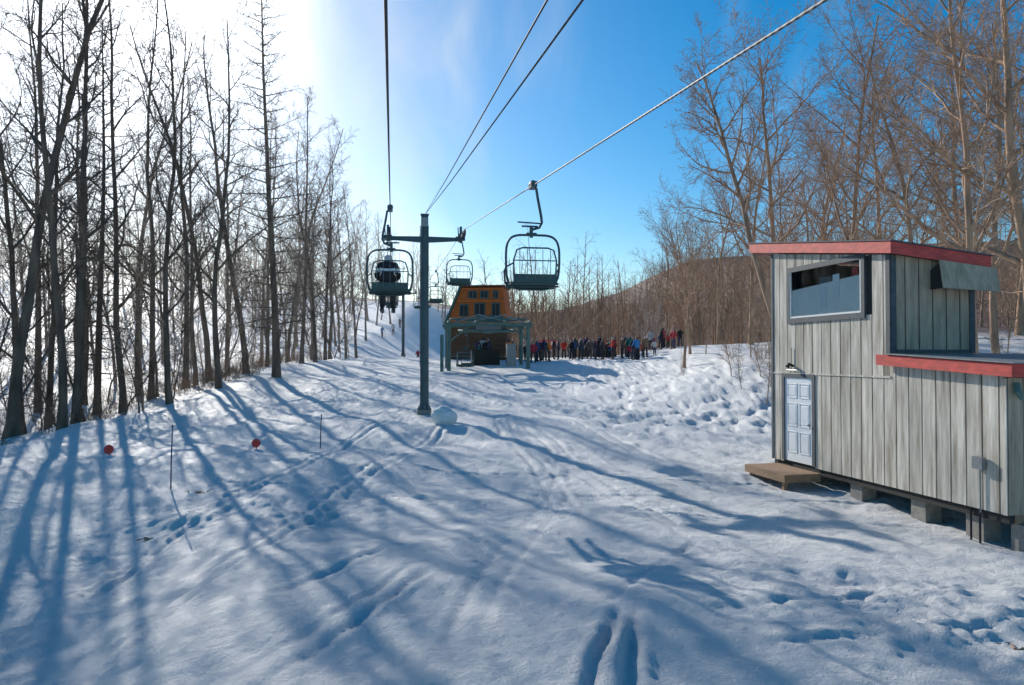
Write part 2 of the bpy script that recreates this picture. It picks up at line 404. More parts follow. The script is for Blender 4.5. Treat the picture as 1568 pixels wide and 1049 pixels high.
def lowset(n,rm,seed):
    out=[]
    for i in range(6):
        g=TreeGen(seed+i)
        P=P_forest(mx=len(n)-1,start=.2,spread=4.0,n0=n[0],ang=48); P['seg']=[5,3,1,1,1]; P['sides']=[4,3,3,3]; P['n']=n
        P['rmax']=rm
        g.branch(Vector((0,0,-.5)),Vector((0,0,1)),15,.17,0,P); out.append(g.arrays())
    return out
lows=lowset([13,5,3,2],[.09,.06,.045,.03],300)
vlows=lowset([14,5,3],[.14,.10,.08],320)
def scatter(name, pts, matl, smin=.7, smax=1.1, src=None):
    VV=[];FF=[];o=0
    src=src or lows
    for (x,y) in pts:
        v,f=src[R.randrange(6)]; a=R.random()*6.28; s=R.uniform(smin,smax); c,sn=math.cos(a)*s,math.sin(a)*s
        w=np.empty_like(v); w[:,0]=v[:,0]*c-v[:,1]*sn+x; w[:,1]=v[:,0]*sn+v[:,1]*c+y; w[:,2]=v[:,2]*s+H(x,y,False)
        VV.append(w);FF.append(f+o);o+=len(v)
    me=quadmesh(name,np.concatenate(VV),np.concatenate(FF)); me.materials.append(matl)
    ob=bpy.data.objects.new(name,me); scene.collection.objects.link(ob)
pts=[]
for i in range(430):
    y=85+R.random()**1.2*200; x=y*R.uniform(-.04,.8); pts.append((x,y))
for i in range(110):
    y=R.uniform(72,100); x=y*R.uniform(-.02,.3); pts.append((x,y))
scatter('distant_forest',pts,mat('distant_bark',(0.36,0.235,0.155),.95,.3,.25,detail=1),.5,.85)
pts=[]
for i in range(1100):
    y=R.uniform(180,640); x=y*R.uniform(-.05,.5); pts.append((x,y))
scatter('hilltop_forest',pts,mat('far_bark',(0.30,0.175,0.11),.95,.35,.1,detail=1),.6,1.0,vlows)
pts=[]
for i in range(300):
    y=R.uniform(100,280); x=-20-.13*y-R.random()*110; pts.append((x,y))
for i in range(40):
    y=R.uniform(150,190); x=-y*R.uniform(.05,.25); pts.append((x,y))
scatter('hillside_forest',pts,mat('hillside_bark',(0.32,0.24,0.19),.95,.25,.3,detail=1),.6,1.05)

def weeds(name, pts, h, n, matl, tw=3):
    g=TreeGen(len(name)*7)
    for (x,y) in pts:
        z=H(x,y)-.05
        for i in range(n):
            d=Vector((g.r.gauss(0,.4),g.r.gauss(0,.4),1)).normalized(); L=h*g.r.uniform(.4,1.1)
            p=Vector((x+g.r.gauss(0,.25),y+g.r.gauss(0,.25),z)); q=[p]
            for k in range(3):
                d=(d+g.rnd()*.15).normalized(); p=p+d*L/3; q.append(p)
                for _ in range(tw):
                    e=(d+g.rnd()*.6).normalized(); g.tube([p,p+e*L*.22,p+e*L*.3+Vector((0,0,L*.1))],[.005,.004,.003],3)
            g.tube(q,[.009,.007,.005,.004],3)
    v,f=g.arrays(); me=quadmesh(name,v,f); me.materials.append(matl)
    ob=bpy.data.objects.new(name,me); scene.collection.objects.link(ob)
weeds('dry_brush',[(-14.9-R.random()*4.5,R.uniform(19,62)) for i in range(150)],1.0,6,M_weed)
weeds('bank_bushes',[(R.uniform(9.0,14.5),R.uniform(30,44)) for i in range(16)],1.5,6,M_weed)
weeds('forest_floor_weeds',[(-19-R.random()*14,R.uniform(22,80)) for i in range(130)],1.4,5,M_weed)

# ------------------------------------------------------------ shed
shed=empty('lift_operator_shed',(6.8,20,-2.65))
U=Vector((.196,-.981,0)).normalized(); Vv=Vector((.981,.196,0)).normalized()
def T(u,v,z):
    p=U*u+Vv*v; return (p.x,p.y,z+2.65)
def roofz(u,v): return 2.80-.133*(u+.9)-.105*(v+.12)
UB=4.52; UC=7.34; VD=1.92; VL=3.3; Z0=-2.65
def lowz(u): return -.10-.05*(u-4.3)
mb=MB(); wb=MB()
win=(.84,3.68,.90,2.10)
def board(mbd,u0,u1,z0f,z1f,m,v0=-.022,v1=0.0):
    mbd.hexa([T(u0,v0,z0f(u0)),T(u1,v0,z0f(u1)),T(u1,v1,z0f(u1)),T(u0,v1,z0f(u0)),
              T(u0,v0,z1f(u0)),T(u1,v0,z1f(u1)),T(u1,v1,z1f(u1)),T(u0,v1,z1f(u0))],m)
c=lambda z:(lambda u:z)
doorR=(.52,1.86,-.50)
u=0.0; step=.36
while u<UC-.02:
    a=u+.016; e2=min(u+step-.016,UC)
    zt=-.44 if e2<UB+.05 else None
    if not (a<doorR[1]-.02 and e2>doorR[0]+.02):
        board(mb,a,e2,c(Z0),c(-.44) if zt else (lambda q:lowz(q)+.05),M_siding)
    else:
        if a<doorR[0]-.03: board(mb,a,doorR[0]-.004,c(Z0),c(-.44),M_siding)
        if e2>doorR[1]+.03: board(mb,doorR[1]+.004,e2,c(Z0),c(-.44),M_siding)
    if a<UB-.02:
        e3=min(e2,UB)
        if a<win[1] and e3>win[0]:
            board(mb,a,e3,c(-.42),c(win[2]-.03),M_siding)
            board(mb,a,e3,c(win[3]+.03),lambda q:roofz(q,0)-.01,M_siding)
        else: board(mb,a,e3,c(-.42),lambda q:roofz(q,0)-.01,M_siding)
    u+=step
mb.build('side_siding',shed,bevel=.004)
def bk(u0,u1,z0f,z1f): board(wb,u0,u1,z0f,z1f,M_dark,.001,.08)
bk(0,UC,c(Z0+.02),c(-.43)); bk(0,win[0],c(-.43),lambda q:roofz(q,0)-.02); bk(win[1],UB,c(-.43),lambda q:roofz(q,0)-.02)
bk(win[0],win[1],c(-.43),c(win[2])); bk(win[0],win[1],c(win[3]),lambda q:roofz(q,0)-.02); bk(UB,UC,c(-.43),lambda q:lowz(q)+.04)
wb.hexa([T(.0,.09,Z0+.02),T(.08,.09,Z0+.02),T(.08,VD,Z0+.02),T(0,VD,Z0+.02),T(.0,.09,2.6),T(.08,.09,2.6),T(.08,VD,2.4),T(0,VD,2.4)],M_siding)
wb.hexa([T(.0,VD-.08,Z0+.02),T(UB,VD-.08,Z0+.02),T(UB,VD,Z0+.02),T(0,VD,Z0+.02),T(.0,VD-.08,2.4),T(UB,VD-.08,1.8),T(UB,VD,1.8),T(0,VD,2.4)],M_siding_f)
wb.hexa([T(UB,VL-.08,Z0+.02),T(UC,VL-.08,Z0+.02),T(UC,VL,Z0+.02),T(UB,VL,Z0+.02),T(UB,VL-.08,-.2),T(UC,VL-.08,-.4),T(UC,VL,-.4),T(UB,VL,-.2)],M_siding_f)
wb.box((UB+.0,VD+.01,Z0+.02),(UB+.08,VL-.09,-.2),M_siding_f,T)
wb.hexa([T(UB-.09,.09,-.3),T(UB-.01,.09,-.3),T(UB-.01,VD-.09,-.3),T(UB-.09,VD-.09,-.3),T(UB-.09,.09,roofz(UB,0)-.02),T(UB-.01,.09,roofz(UB,0)-.02),T(UB-.01,VD-.09,roofz(UB,VD)-.02),T(UB-.09,VD-.09,roofz(UB,VD)-.02)],M_dark)
wb.box((UC-.09,.09,Z0+.02),(UC-.01,VL-.09,-.42),M_dark,T)
wb.box((.09,.09,.55),(UB-.1,VD-.1,.6),M_dark,T)
wb.build('walls',shed)
fb=MB()
vv=.0
while vv<VD-.02:
    a=vv+.012; e2=min(vv+.308,VD)
    fb.hexa([T(UB,a,.02),T(UB+.02,a,.02),T(UB+.02,e2,.02),T(UB,e2,.02),T(UB,a,roofz(UB,a)),T(UB+.02,a,roofz(UB,a)),T(UB+.02,e2,roofz(UB,e2)),T(UB,e2,roofz(UB,e2))],M_siding_f)
    vv+=.32
vv=0.
while vv<VL-.02:
    a=vv+.008; e2=min(vv+.294,VL)
    fb.box((UC,a,Z0),(UC+.02,e2,-.36),M_siding_f,T); vv+=.3
fb.build('front_siding',shed,bevel=.004)
tb=MB()
def tr(u0,u1,v0,v1,z0,z1,m=M_trim): tb.box((u0,v0,z0),(u1,v1,z1),m,T)
tr(-.02,.07,-.045,-.024,Z0,roofz(0,0)-.02); tr(UB-.10,UB+.024,-.045,-.024,-.06,roofz(UB,0)-.0)
tr(UB+.022,UB+.04,-.02,.10,.06,roofz(UB,0)-.02); tr(UB+.022,UB+.045,VD-.1,VD+.02,.06,roofz(UB,VD)-.02)
tr(UB+.022,UB+.045,.11,VD-.11,.06,.13)
tr(.07,UB+.02,-.04,-.024,-.45,-.41,M_siding)
tr(UC-.06,UC+.03,-.045,-.024,Z0,-.38,M_siding)
w0,w1,wz0,wz1=win
tr(w0-.09,w0+.03,-.06,-.0,wz0-.09,wz1+.09); tr(w1-.03,w1+.09,-.06,-.0,wz0-.09,wz1+.09)
tr(w0+.03,w1-.03,-.06,-.0,wz1-.03,wz1+.09); tr(w0+.03,w1-.03,-.06,-.0,wz0-.09,wz0+.03)
tr(w0+.031,w0+.07,-.05,-.004,wz0+.031,wz1-.031,M_white); tr(w1-.07,w1-.031,-.05,-.004,wz0+.031,wz1-.031,M_white)
tr(w0+.071,w1-.071,-.05,-.004,wz0+.031,wz0+.07,M_white)
d0,d1,dz=doorR
tr(d0-.05,d0+.07,-.05,.0,Z0+.03,dz+.06); tr(d1-.07,d1+.05,-.05,.0,Z0+.03,dz+.06); tr(d0+.07,d1-.07,-.05,.0,dz-.03,dz+.06)
tb.build('trim',shed)
gb=MB(); gb.quad([T(w0+.03,-.018,wz0+.03),T(w1-.03,-.018,wz0+.03),T(w1-.03,-.018,wz1-.03),T(w0+.03,-.018,wz1-.03)],M_glass); gb.build('window_glass',shed)
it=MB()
it.hexa([T(w0+.05,.0,wz0),T(w1-.05,.0,wz0),T(w1-.05,.02,wz0),T(w0+.05,.02,wz0),T(w0+.05,.0,wz0+.72),T(w1-.05,.0,wz0+.86),T(w1-.05,.02,wz0+.86),T(w0+.05,.02,wz0+.72)],M_white)  # white panel behind the glass stands in for the snow's reflection
it.box((w0+1.25,-.010,1.12),(w0+1.5,-.004,1.62),M_door,T); it.box((w0+1.75,-.010,1.32),(w0+2.0,-.004,1.85),M_door,T)
it.box((w0+2.3,.09,1.2),(w0+2.5,.14,1.95),M_red,T); it.box((w0+.6,.4,1.4),(w0+1.1,.45,1.9),M_steel,T)
it.build('cabin_items_and_reflection',shed)
db=MB(); da,dbb=d0+.07,d1-.07; z0=Z0+.04; z1=dz-.035
db.box((da,-.02,z0),(dbb,-.004,z1),M_door,T)
wdt=dbb-da; st=.12
for (a,b_) in [(da+st,da+wdt/2-.05),(da+wdt/2+.05,dbb-st)]:
    for (p,q_) in [(z0+.22,z0+.75),(z0+.87,z0+1.45),(z0+1.57,z1-.14)]:
        db.box((a,-.034,p),(a+.025,-.021,q_),M_door,T); db.box((b_-.025,-.034,p),(b_,-.021,q_),M_door,T)
        db.box((a+.025,-.034,p),(b_-.025,-.021,p+.025),M_door,T); db.box((a+.025,-.034,q_-.025),(b_-.025,-.021,q_),M_door,T)
        db.box((a+.06,-.030,p+.06),(b_-.06,-.021,q_-.06),M_door,T)
k=T(dbb-.09,-.07,z0+.95); db.disc(k,tuple(Vv),.03,.05,M_steel)
db.build('door',shed,bevel=.003)
def slab(mbd,u0,u1,v0,v1,zf,th,m,mt=None):
    mbd.hexa([T(u0,v0,zf(u0,v0)),T(u1,v0,zf(u1,v0)),T(u1,v1,zf(u1,v1)),T(u0,v1,zf(u0,v1)),
              T(u0,v0,zf(u0,v0)+th),T(u1,v0,zf(u1,v0)+th),T(u1,v1,zf(u1,v1)+th),T(u0,v1,zf(u0,v1)+th)],m)
rb=MB()
slab(rb,-.88,4.72,-.14,2.15,lambda u,v:roofz(u,v)+.02,.2,M_roof)
slab(rb,-.93,4.78,-.19,2.2,lambda u,v:roofz(u,v)+.245,.03,M_roof)
slab(rb,-.9,4.75,-.17,-.143,lambda u,v:roofz(u,v)+.0,.24,M_red)
slab(rb,4.723,4.75,-.14,2.17,lambda u,v:roofz(u,v)+.0,.24,M_red)
slab(rb,-.9,-.883,-.14,2.17,lambda u,v:roofz(u,v)+.0,.24,M_red)
slab(rb,-.88,4.72,2.152,2.17,lambda u,v:roofz(u,v)+.0,.24,M_red)
slab(rb,UB+.06,7.55,-.12,VL+.25,lambda u,v:lowz(u)+.02,.12,M_roof)
slab(rb,UB-.25,7.62,-.17,-.123,lambda u,v:lowz(u)-.08,.21,M_red)
slab(rb,7.553,7.60,-.12,VL+.28,lambda u,v:lowz(u)-.08,.21,M_red)
slab(rb,UB+.06,7.68,-.2,VL+.3,lambda u,v:lowz(u)+.145,.02,M_steel)
rb.build('roofs',shed)
sb=MB()
sb.hexa([T(4.95,.85,1.36),T(4.98,.85,1.36),T(4.98,2.18,1.30),T(4.95,2.18,1.30),T(4.84,.85,1.93),T(4.87,.85,1.93),T(4.87,2.18,1.79),T(4.84,2.18,1.79)],M_siding_f)
sb.hexa([T(4.55,.9,1.36),T(4.93,.9,1.36),T(4.93,.93,1.36),T(4.55,.93,1.36),T(4.55,.9,1.75),T(4.82,.9,1.9),T(4.82,.93,1.9),T(4.55,.93,1.75)],M_dark)
sb.build('shutter',shed)
eb=MB()
for i in range(5): eb.box((.30,-.98+i*.19,Z0-.13),(2.15,-.80+i*.19,Z0-.085),M_wood,T)
eb.box((.30,-.98,Z0-.27),(2.15,-.94,Z0-.133),M_wood,T); eb.box((.30,-.93,Z0-.27),(.35,-.05,Z0-.133),M_wood,T); eb.box((2.1,-.93,Z0-.27),(2.15,-.05,Z0-.133),M_wood,T)
for uu in (.4,1.9): eb.box((uu,-.9,Z0-.6),(uu+.1,-.8,Z0-.14),M_wood,T)
eb.build('door_step',shed)
eb=MB()
for uu in (.1,3.0,4.9,6.3):
    for v0 in (.12,2.6 if uu>UB else 1.5):
        eb.box((uu,v0,Z0-.75),(uu+.4,v0+.35,Z0-.16),M_conc,T)
eb.box((0,.03,Z0-.15),(UC,.11,Z0+.01),M_dark,T)
eb.box((0,1.6,Z0-.15),(UC,1.7,Z0+.01),M_dark,T)
eb.box((UC-.12,.14,Z0-.15),(UC,VL,Z0+.01),M_wood,T)
for uu in (6.55,6.75): eb.tube([T(uu,.0,Z0+.1),T(uu,.0,Z0-.6)],.02,M_black,6)
eb.box((UC-.15,.2,Z0-.8),(UC+.2,.6,Z0-.16),M_conc,T)
eb.build('footings',shed)
eb=MB()
eb.box((6.72,-.13,-1.95),(6.94,-.046,-1.74),M_steel,T)
eb.tube([T(6.83,-.06,-1.95),T(6.83,-.06,-2.7)],.015,M_steel,6)
eb.tube([T(UC+.08,.12,-.45),T(UC+.12,.1,-.6),T(UC+.16,.14,-.72)],[.05,.06,.03],M_grn2,8)
eb.tube([T(.75,-.06,-.35),T(1.2,-.06,-.35)],.012,M_steel,6)
eb.tube([T(1.0,-.03,-.25),T(1.0,-.16,-.2),T(1.0,-.2,-.28)],[.03,.04,.06],M_black,8)
eb.tube([T(.95,-.05,-.35),T(.95,-.05,.2)],.01,M_steel,6)
eb.build('wall_fittings',shed)

# ------------------------------------------------------------ lift tower
LD=Vector((-.157,1,0)).normalized(); LP=Vector((LD.y,-LD.x,0))
def tower(x,y,zc,scale=1.0):
    zb=H(x,y)-.3
    e=empty('lift_tower',(x,y,0)); e.rotation_euler=(0,0,math.atan2(-LD.x,LD.y))
    a=MB()
    a.tube([(0,0,zb),(0,0,zc+.3),(0,0,zc+.95)],[.175,.15,.14],M_grn,20)
    a.tube([(0,0,zb),(0,0,zb+.5)],[.30,.27],M_conc,14)
    a.tube([(0,0,zb+.5),(0,0,zb+.56),(0,0,zb+.57),(0,0,zb+.8)],[.27,.27,.21,.17],M_grn,16)
    for k in range(8):
        t=k*math.pi/4; a.tube([(.22*math.cos(t),.22*math.sin(t),zb+.5),(.22*math.cos(t),.22*math.sin(t),zb+.66)],.02,M_steel,6)
    a.build('post',e)
    c_=MB()
    for sgn in (-1,1):
        c_.hexa([(0,-.09,zc-.12),(sgn*1.45,-.07,zc-.02),(sgn*1.45,.07,zc-.02),(0,.09,zc-.12),(0,-.09,zc+.12),(sgn*1.45,-.07,zc+.10),(sgn*1.45,.07,zc+.10),(0,.09,zc+.12)],M_grn)
        xx=sgn*1.42; zz=zc+.20
        c_.box((xx-.03,-.95,zz-.14),(xx+.03,.95,zz-.04),M_grn)
        c_.tube([(xx,-.02,zc-.1),(xx,.02,zz+.35)],.05,M_grn,8)
        for yy in (-.85,-.3,.3,.85):
            c_.disc((xx+.07,yy,zz-.02),(1,0,0),.15,.06,M_black,18)
            c_.disc((xx+.07,yy,zz-.02),(1,0,0),.08,.09,M_steel,12)
        c_.box((xx-.2,-.12,zz-.2),(xx+.16,.12,zz-.06),M_grn)
        c_.tube([(xx-.1,-.1,zz-.1),(xx-.12,-.1,zz+.3)],.02,M_grn,6)
    c_.box((-.16,-.14,zc+.95),(.16,.14,zc+1.0),M_grn)
    c_.box((-.12,-.17,zc+.5),(.12,-.145,zc+.85),M_steel)
    for s2 in (-.16,.16): c_.tube([(s2,.26,zb+2.2),(s2,.26,zc+.6)],.014,M_grn,6)
    z=zb+2.3
    while z<zc+.5: c_.tube([(-.16,.26,z),(.16,.26,z)],.01,M_grn,5); z+=.32
    for z in (zb+2.6,zc-1.2,zc+.3): c_.tube([(0,.14,z),(0,.26,z)],.014,M_grn,5)
    c_.build('crossarm',e)
    return e
T1=Vector((-3.42,30,4.55)); T2=Vector((-12.9,91,7.4)); T3=Vector((-22.5,150,17.0))
for t in (T1,T2,T3): tower(*t)
def ropept(t,sgn): 
    return t+LP*(sgn*1.42+.07)+Vector((0,0,.36))
def dirback(p,dx,dz,y):
    k=30-y; return Vector((p.x+dx*k,y,p.z-dz*k))
cables={}
for sgn,mm in ((-1,M_cable),(1,M_cable2)):
    p1=ropept(T1,sgn); p2=ropept(T2,sgn); p3=ropept(T3,sgn)
    dx,dz=(.157,.105) 
    pts=[dirback(p1,dx,dz,y) for y in (-20,-5,0,5,12,20,28)]+[p1]
    for k in range(1,8): 
        t=k/7; q=p1.lerp(p2,t); q.z-=.9*4*t*(1-t)*.5; pts.append(q)
    for k in range(1,5):
        t=k/4; q=p2.lerp(p3,t); pts.append(q)
    pts.append(p3+Vector((-8,50,3)))
    a=MB(); a.tube(pts,.0125,mm,8); a.build('haul_rope',smooth=True)
    cables[sgn]=pts
def at_y(pts,y):
    for a,b_ in zip(pts,pts[1:]):
        if a.y<=y<=b_.y: return a.lerp(b_,(y-a.y)/(b_.y-a.y))
top=Vector((-3.42,30,5.52))
for (d,x,z) in ((6.5,.28,3.0),(6.0,.54,2.78)):
    e_=Vector((x,d,z)); ext=e_+(e_-top)*.6
    a=MB(); mid=top.lerp(e_,.5)-Vector((0,0,.05)); a.tube([ext,e_,mid,top],.011,M_cable,6)
    a.build('signal_wire',smooth=True)
a=MB(); a.tube([top,top.lerp(T2+Vector((0,0,1)),.5)-Vector((0,0,.8)),T2+Vector((0,0,1))],.008,M_cable,6); a.build('signal_wire',smooth=True)

# ------------------------------------------------------------ chairs
cb=MB()
cb.box((-.06,-.16,-.05),(.06,.16,.06),M_grn)
cb.tube([(0,-.06,.03),(0,.06,.03)],.07,M_grn,10)
cb.tube([(0,0,0),(.07,0,-.06),(.10,0,-.25),(.17,0,-.62),(.18,0,-.72),(.13,0,-.82),(.0,0,-.86)],.027,M_grn,10)
cb.tube([(-.22,0,-.80),(.10,0,-.80)],.018,M_grn,8); cb.tube([(-.30,0,-.72),(.16,0,-.74)],.015,M_grn,8)
cb.tube([(-.03,0,-.80),(-.03,0,-1.02)],.035,M_grn,10)
cb.box((-.13,-.05,-.97),(.07,.05,-.93),M_grn)
loop=[]
for i in range(40):
    t=2*math.pi*i/40; c_,s_=math.cos(t),math.sin(t); ex=.42
    loop.append((.53*math.copysign(abs(c_)**ex,c_)*(1+.03*s_), .0 if s_>0 else .10*abs(s_), -1.50+.53*math.copysign(abs(s_)**(.62),s_)))
cb.tube(loop,.023,M_grn,8,closed=True)
back=[(-.40,-.22,-1.92),(-.42,-.25,-1.5),(-.36,-.27,-1.30),(-.25,-.275,-1.26),(.25,-.275,-1.26),(.36,-.27,-1.30),(.42,-.25,-1.5),(.40,-.22,-1.92)]
cb.tube(back,.016,M_grn,8)
cb.tube([(-.42,-.25,-1.5),(.42,-.25,-1.5)],.012,M_grn,6)
for i in range(5):
    x=-.30+i*.15; cb.box((x-.006,-.262,-1.84),(x+.006,-.252,-1.29),M_slat)
cb.box((-.42,-.25,-1.92),(.42,-.225,-1.76),M_seat)
for i in range(5): cb.box((-.47,-.2+i*.1,-1.96+ .012*i),(.47,-.115+i*.1,-1.92+.012*i),M_seat)
cb.box((-.49,.29,-2.0),(.49,.33,-1.86),M_seat)
cb.tube([(-.53,0,-1.6),(-.53,.25,-1.66),(-.5,.32,-1.9)],.018,M_grn,6); cb.tube([(.53,0,-1.6),(.53,.25,-1.66),(.5,.32,-1.9)],.018,M_grn,6)
cb.tube([(-.53,0,-1.6),(-.42,-.25,-1.55)],.016,M_grn,6); cb.tube([(.53,0,-1.6),(.42,-.25,-1.55)],.016,M_grn,6)
cb.tube([(-.5,-.05,-1.98),(.5,-.05,-1.98)],.02,M_grn,6)
chair0=cb.build('lift_chair',smooth=False)
def chair(ob,sgn,y,face,s=1.0):
    p=at_y(cables[sgn],y); ob.location=p
    ob.rotation_euler=(0,0,math.atan2(-LD.x,LD.y)+(math.pi if face else 0)); ob.scale=(s,s,s)
    return p
chair(chair0,1,15,False)
def dup(o,name=None):
    n_=bpy.data.objects.new(name or o.name.split('.')[0],o.data); scene.collection.objects.link(n_); return n_
rc=dup(chair0); riderp=chair(rc,-1,20.2,False); rc.scale=(-1.12,1.12,1.12)
for sgn,y,fc in ((1,31.6,False),(-1,40,False),(1,49,False),(-1,56,False),(1,66,False),(-1,72,False),(1,82,False)):
    chair(dup(chair0),sgn,y,fc)

# ------------------------------------------------------------ people
def person_mesh(name, joints, edges, radii, root, paint, extra=None, sub=1):
    me=bpy.data.meshes.new(name+'_sk'); me.from_pydata(joints,edges,[])
    ob=bpy.data.objects.new(name+'_sk',me); scene.collection.objects.link(ob)
    sk=ob.modifiers.new('s','SKIN'); sk.use_smooth_shade=True
    d=me.skin_vertices[0].data
    for i,r in enumerate(radii): d[i].radius=r if isinstance(r,tuple) else (r,r)
    d[root].use_root=True
    ss=ob.modifiers.new('u','SUBSURF'); ss.levels=sub; ss.render_levels=sub
    dg=bpy.context.evaluated_depsgraph_get(); dg.update()
    m2=bpy.data.meshes.new_from_object(ob.evaluated_get(dg)); m2.name=name
    bpy.data.objects.remove(ob)
    m2.materials.clear()
    for mm in (M_jacket,M_trous,M_skin,M_hat,M_black,M_steel,M_white): m2.materials.append(mm)
    for p in m2.polygons: p.material_index=paint(p.center); p.use_smooth=True
    if extra:
        b2=MB(); b2.mats=[M_jacket,M_trous,M_skin,M_hat,M_black,M_steel,M_white]; extra(b2)
        tmp=b2.build(name+'_x'); 
        bm=bmesh.new(); bm.from_mesh(m2); bm.from_mesh(tmp.data); bm.to_mesh(m2); bm.free(); bpy.data.objects.remove(tmp)
    return m2
def stand(name, seed, skis=False):
    r=random.Random(seed)
    a1=r.uniform(-.1,.25); a2=r.uniform(-.1,.25); sp=r.uniform(.10,.17); tw=r.uniform(-.05,.05); bend=r.uniform(0,.06)
    J=[(0,0,.95),(0,bend*.5,1.15),(0,bend,1.36),(0,bend,1.47),(0,bend+.01,1.55),(0,bend+.02,1.66),
       (-.19,bend,1.40),(-.27,bend+.02,1.14),(-.24,a1+.12,.97),(-.22,a1+.2,.93),
       (.19,bend,1.40),(.27,bend+.02,1.14),(.24,a2+.12,.97),(.22,a2+.2,.93),
       (-sp*.75,0,.88),(-sp,.03+tw,.50),(-sp-.01,tw,.10),(-sp-.02,tw+.16,.05),
       (sp*.75,0,.88),(sp,.03-tw,.50),(sp+.01,-tw,.10),(sp+.02,-tw+.16,.05)]
    E=[(0,1),(1,2),(2,3),(3,4),(4,5),(2,6),(6,7),(7,8),(8,9),(2,10),(10,11),(11,12),(12,13),(0,14),(14,15),(15,16),(16,17),(0,18),(18,19),(19,20),(20,21)]
    Rr=[(.17,.14),(.17,.14),(.19,.14),.07,(.09,.10),(.105,.12),.085,.07,.05,.05,.085,.07,.05,.05,.11,.08,.075,.06,.11,.08,.075,.06]
    def paint(c):
        if c.z>1.60: return 3
        if c.z>1.49: return 2 if c.y>bend-.01 else 3
        if c.z<.16: return 4
        if c.z<.84 and abs(c.x)<.2+.0: return 1
        if c.z<.99 and abs(c.x)>.18: return 4
        return 0
    def ex(b):
        if skis:
            for s in (-1,1):
                b.box((s*sp-.05,-.7,.0),(s*sp+.05,.85,.02),M_jacket)
                b.tube([(s*.25,.3,1.0),(s*.33,.36,.02)],.012,M_black,5)
    return person_mesh(name,J,E,Rr,0,paint,ex)
ppl=[stand('person_mesh',s,s%2==0) for s in range(6)]
jc=[(.03,.08,.22),(.015,.015,.02),(.75,.03,.03),(.02,.02,.025),(.85,.2,.04),(.05,.22,.5),(.05,.05,.06),(.5,.04,.06),(.6,.58,.55),(.05,.04,.08),(.02,.18,.15),(.22,.14,.09),(.75,.05,.03),(.12,.10,.08),(.02,.02,.02)]
def crowd(px,d):
    x=(px-784)/F_PX*d
    o=bpy.data.objects.new('person',ppl[R.randrange(6)]); scene.collection.objects.link(o)
    sc=R.uniform(.88,1.04) if R.random()<.8 else R.uniform(.65,.8)
    o.location=(x,d,H(x,d)-.02); o.scale=(sc,sc,sc); o.rotation_euler=(0,0,R.random()*6.28)
    o.color=(*jc[R.randrange(len(jc))],1)
for i in range(58): crowd(min(R.gauss(925,38),1050) if i<30 else R.uniform(850,1050),R.uniform(58,65))
for i in range(20): crowd(R.uniform(730,865),R.uniform(54,59))
for (px,d) in ((602,110),(585,105),(640,80),(612,120)): crowd(px,d)
def seated():
    J=[(0,0,.10),(0,-.03,.32),(0,-.02,.53),(0,0,.64),(0,.02,.71),(0,.03,.82),
       (-.19,-.02,.55),(-.27,.05,.30),(-.20,.27,.24),(-.16,.34,.25),
       (.19,-.02,.55),(.27,.05,.30),(.20,.27,.24),(.16,.34,.25),
       (-.10,.05,.08),(-.13,.47,.06),(-.13,.52,-.36),(-.14,.66,-.42),
       (.10,.05,.08),(.13,.47,.06),(.13,.52,-.36),(.14,.66,-.42)]
    E=[(0,1),(1,2),(2,3),(3,4),(4,5),(2,6),(6,7),(7,8),(8,9),(2,10),(10,11),(11,12),(12,13),(0,14),(14,15),(15,16),(16,17),(0,18),(18,19),(19,20),(20,21)]
    Rr=[(.19,.15),(.18,.15),(.20,.15),.075,(.09,.10),(.11,.125),.09,.075,.055,.05,.09,.075,.055,.05,.12,.09,.08,.06,.12,.09,.08,.06]
    def paint(c):
        if c.z>.76: return 3
        if c.z>.655: return 2 if c.y>.03 else 3
        if c.z<-.28: return 4
        if c.z<.17 and c.y>.12 or c.z<.02: return 1
        if .38<c.z<.47 : return 6
        return 0
    def ex(b):
        for s in (-1,1):
            b.box((s*.14-.05,-.15,-.53),(s*.14+.05,1.35,-.51),M_jacket)
            b.hexa([(s*.14-.05,1.35,-.53),(s*.14+.05,1.35,-.53),(s*.14+.04,1.5,-.46),(s*.14-.04,1.5,-.46),(s*.14-.05,1.35,-.51),(s*.14+.05,1.35,-.51),(s*.14+.04,1.5,-.44),(s*.14-.04,1.5,-.44)],M_jacket)
            b.box((s*.14-.045,.35,-.51),(s*.14+.045,.72,-.45),M_black)
    return person_mesh('chair_rider_mesh',J,E,Rr,0,paint,ex,2)
o=bpy.data.objects.new('seated_skier',seated()); scene.collection.objects.link(o)
o.location=riderp+Vector((-.06,0,-2.10)); o.rotation_euler=(0,0,math.atan2(-LD.x,LD.y)); o.color=(.03,.025,.03,1); o.scale=(1.08,1.08,1.08)

# ------------------------------------------------------------ bottom terminal
tx,ty=-1.55,50.0; tz=H(tx,ty)
te=empty('lift_terminal',(tx,ty,tz)); te.rotation_euler=(0,0,.12)
a=MB()
for (x,y) in ((-2.6,-1.2),(2.45,-1.2),(-2.6,2.2),(2.45,2.2)):
    a.tube([(x,y,-.4),(x,y,2.55)],.13,M_grn2,10); a.box((x-.2,y-.2,2.5),(x+.2,y+.2,2.62),M_grn2)
a.tube([(-3.05,-1.6,-.4),(-3.05,-1.6,2.0)],.11,M_grn2,8)
for y in (-1.2,2.2): a.box((-2.9,y-.08,2.62),(2.75,y+.08,2.8),M_grn2)
for x in (-2.6,-.9,.9,2.45): a.box((x-.06,-2.2,2.81),(x+.06,3.2,2.93),M_grn2)
a.tube([(1.9*math.cos(t/24*6.2832),1.9*math.sin(t/24*6.2832)+.4,2.35+.12*math.sin(t/24*6.2832)) for t in range(24)],.07,M_grn2,8,closed=True)
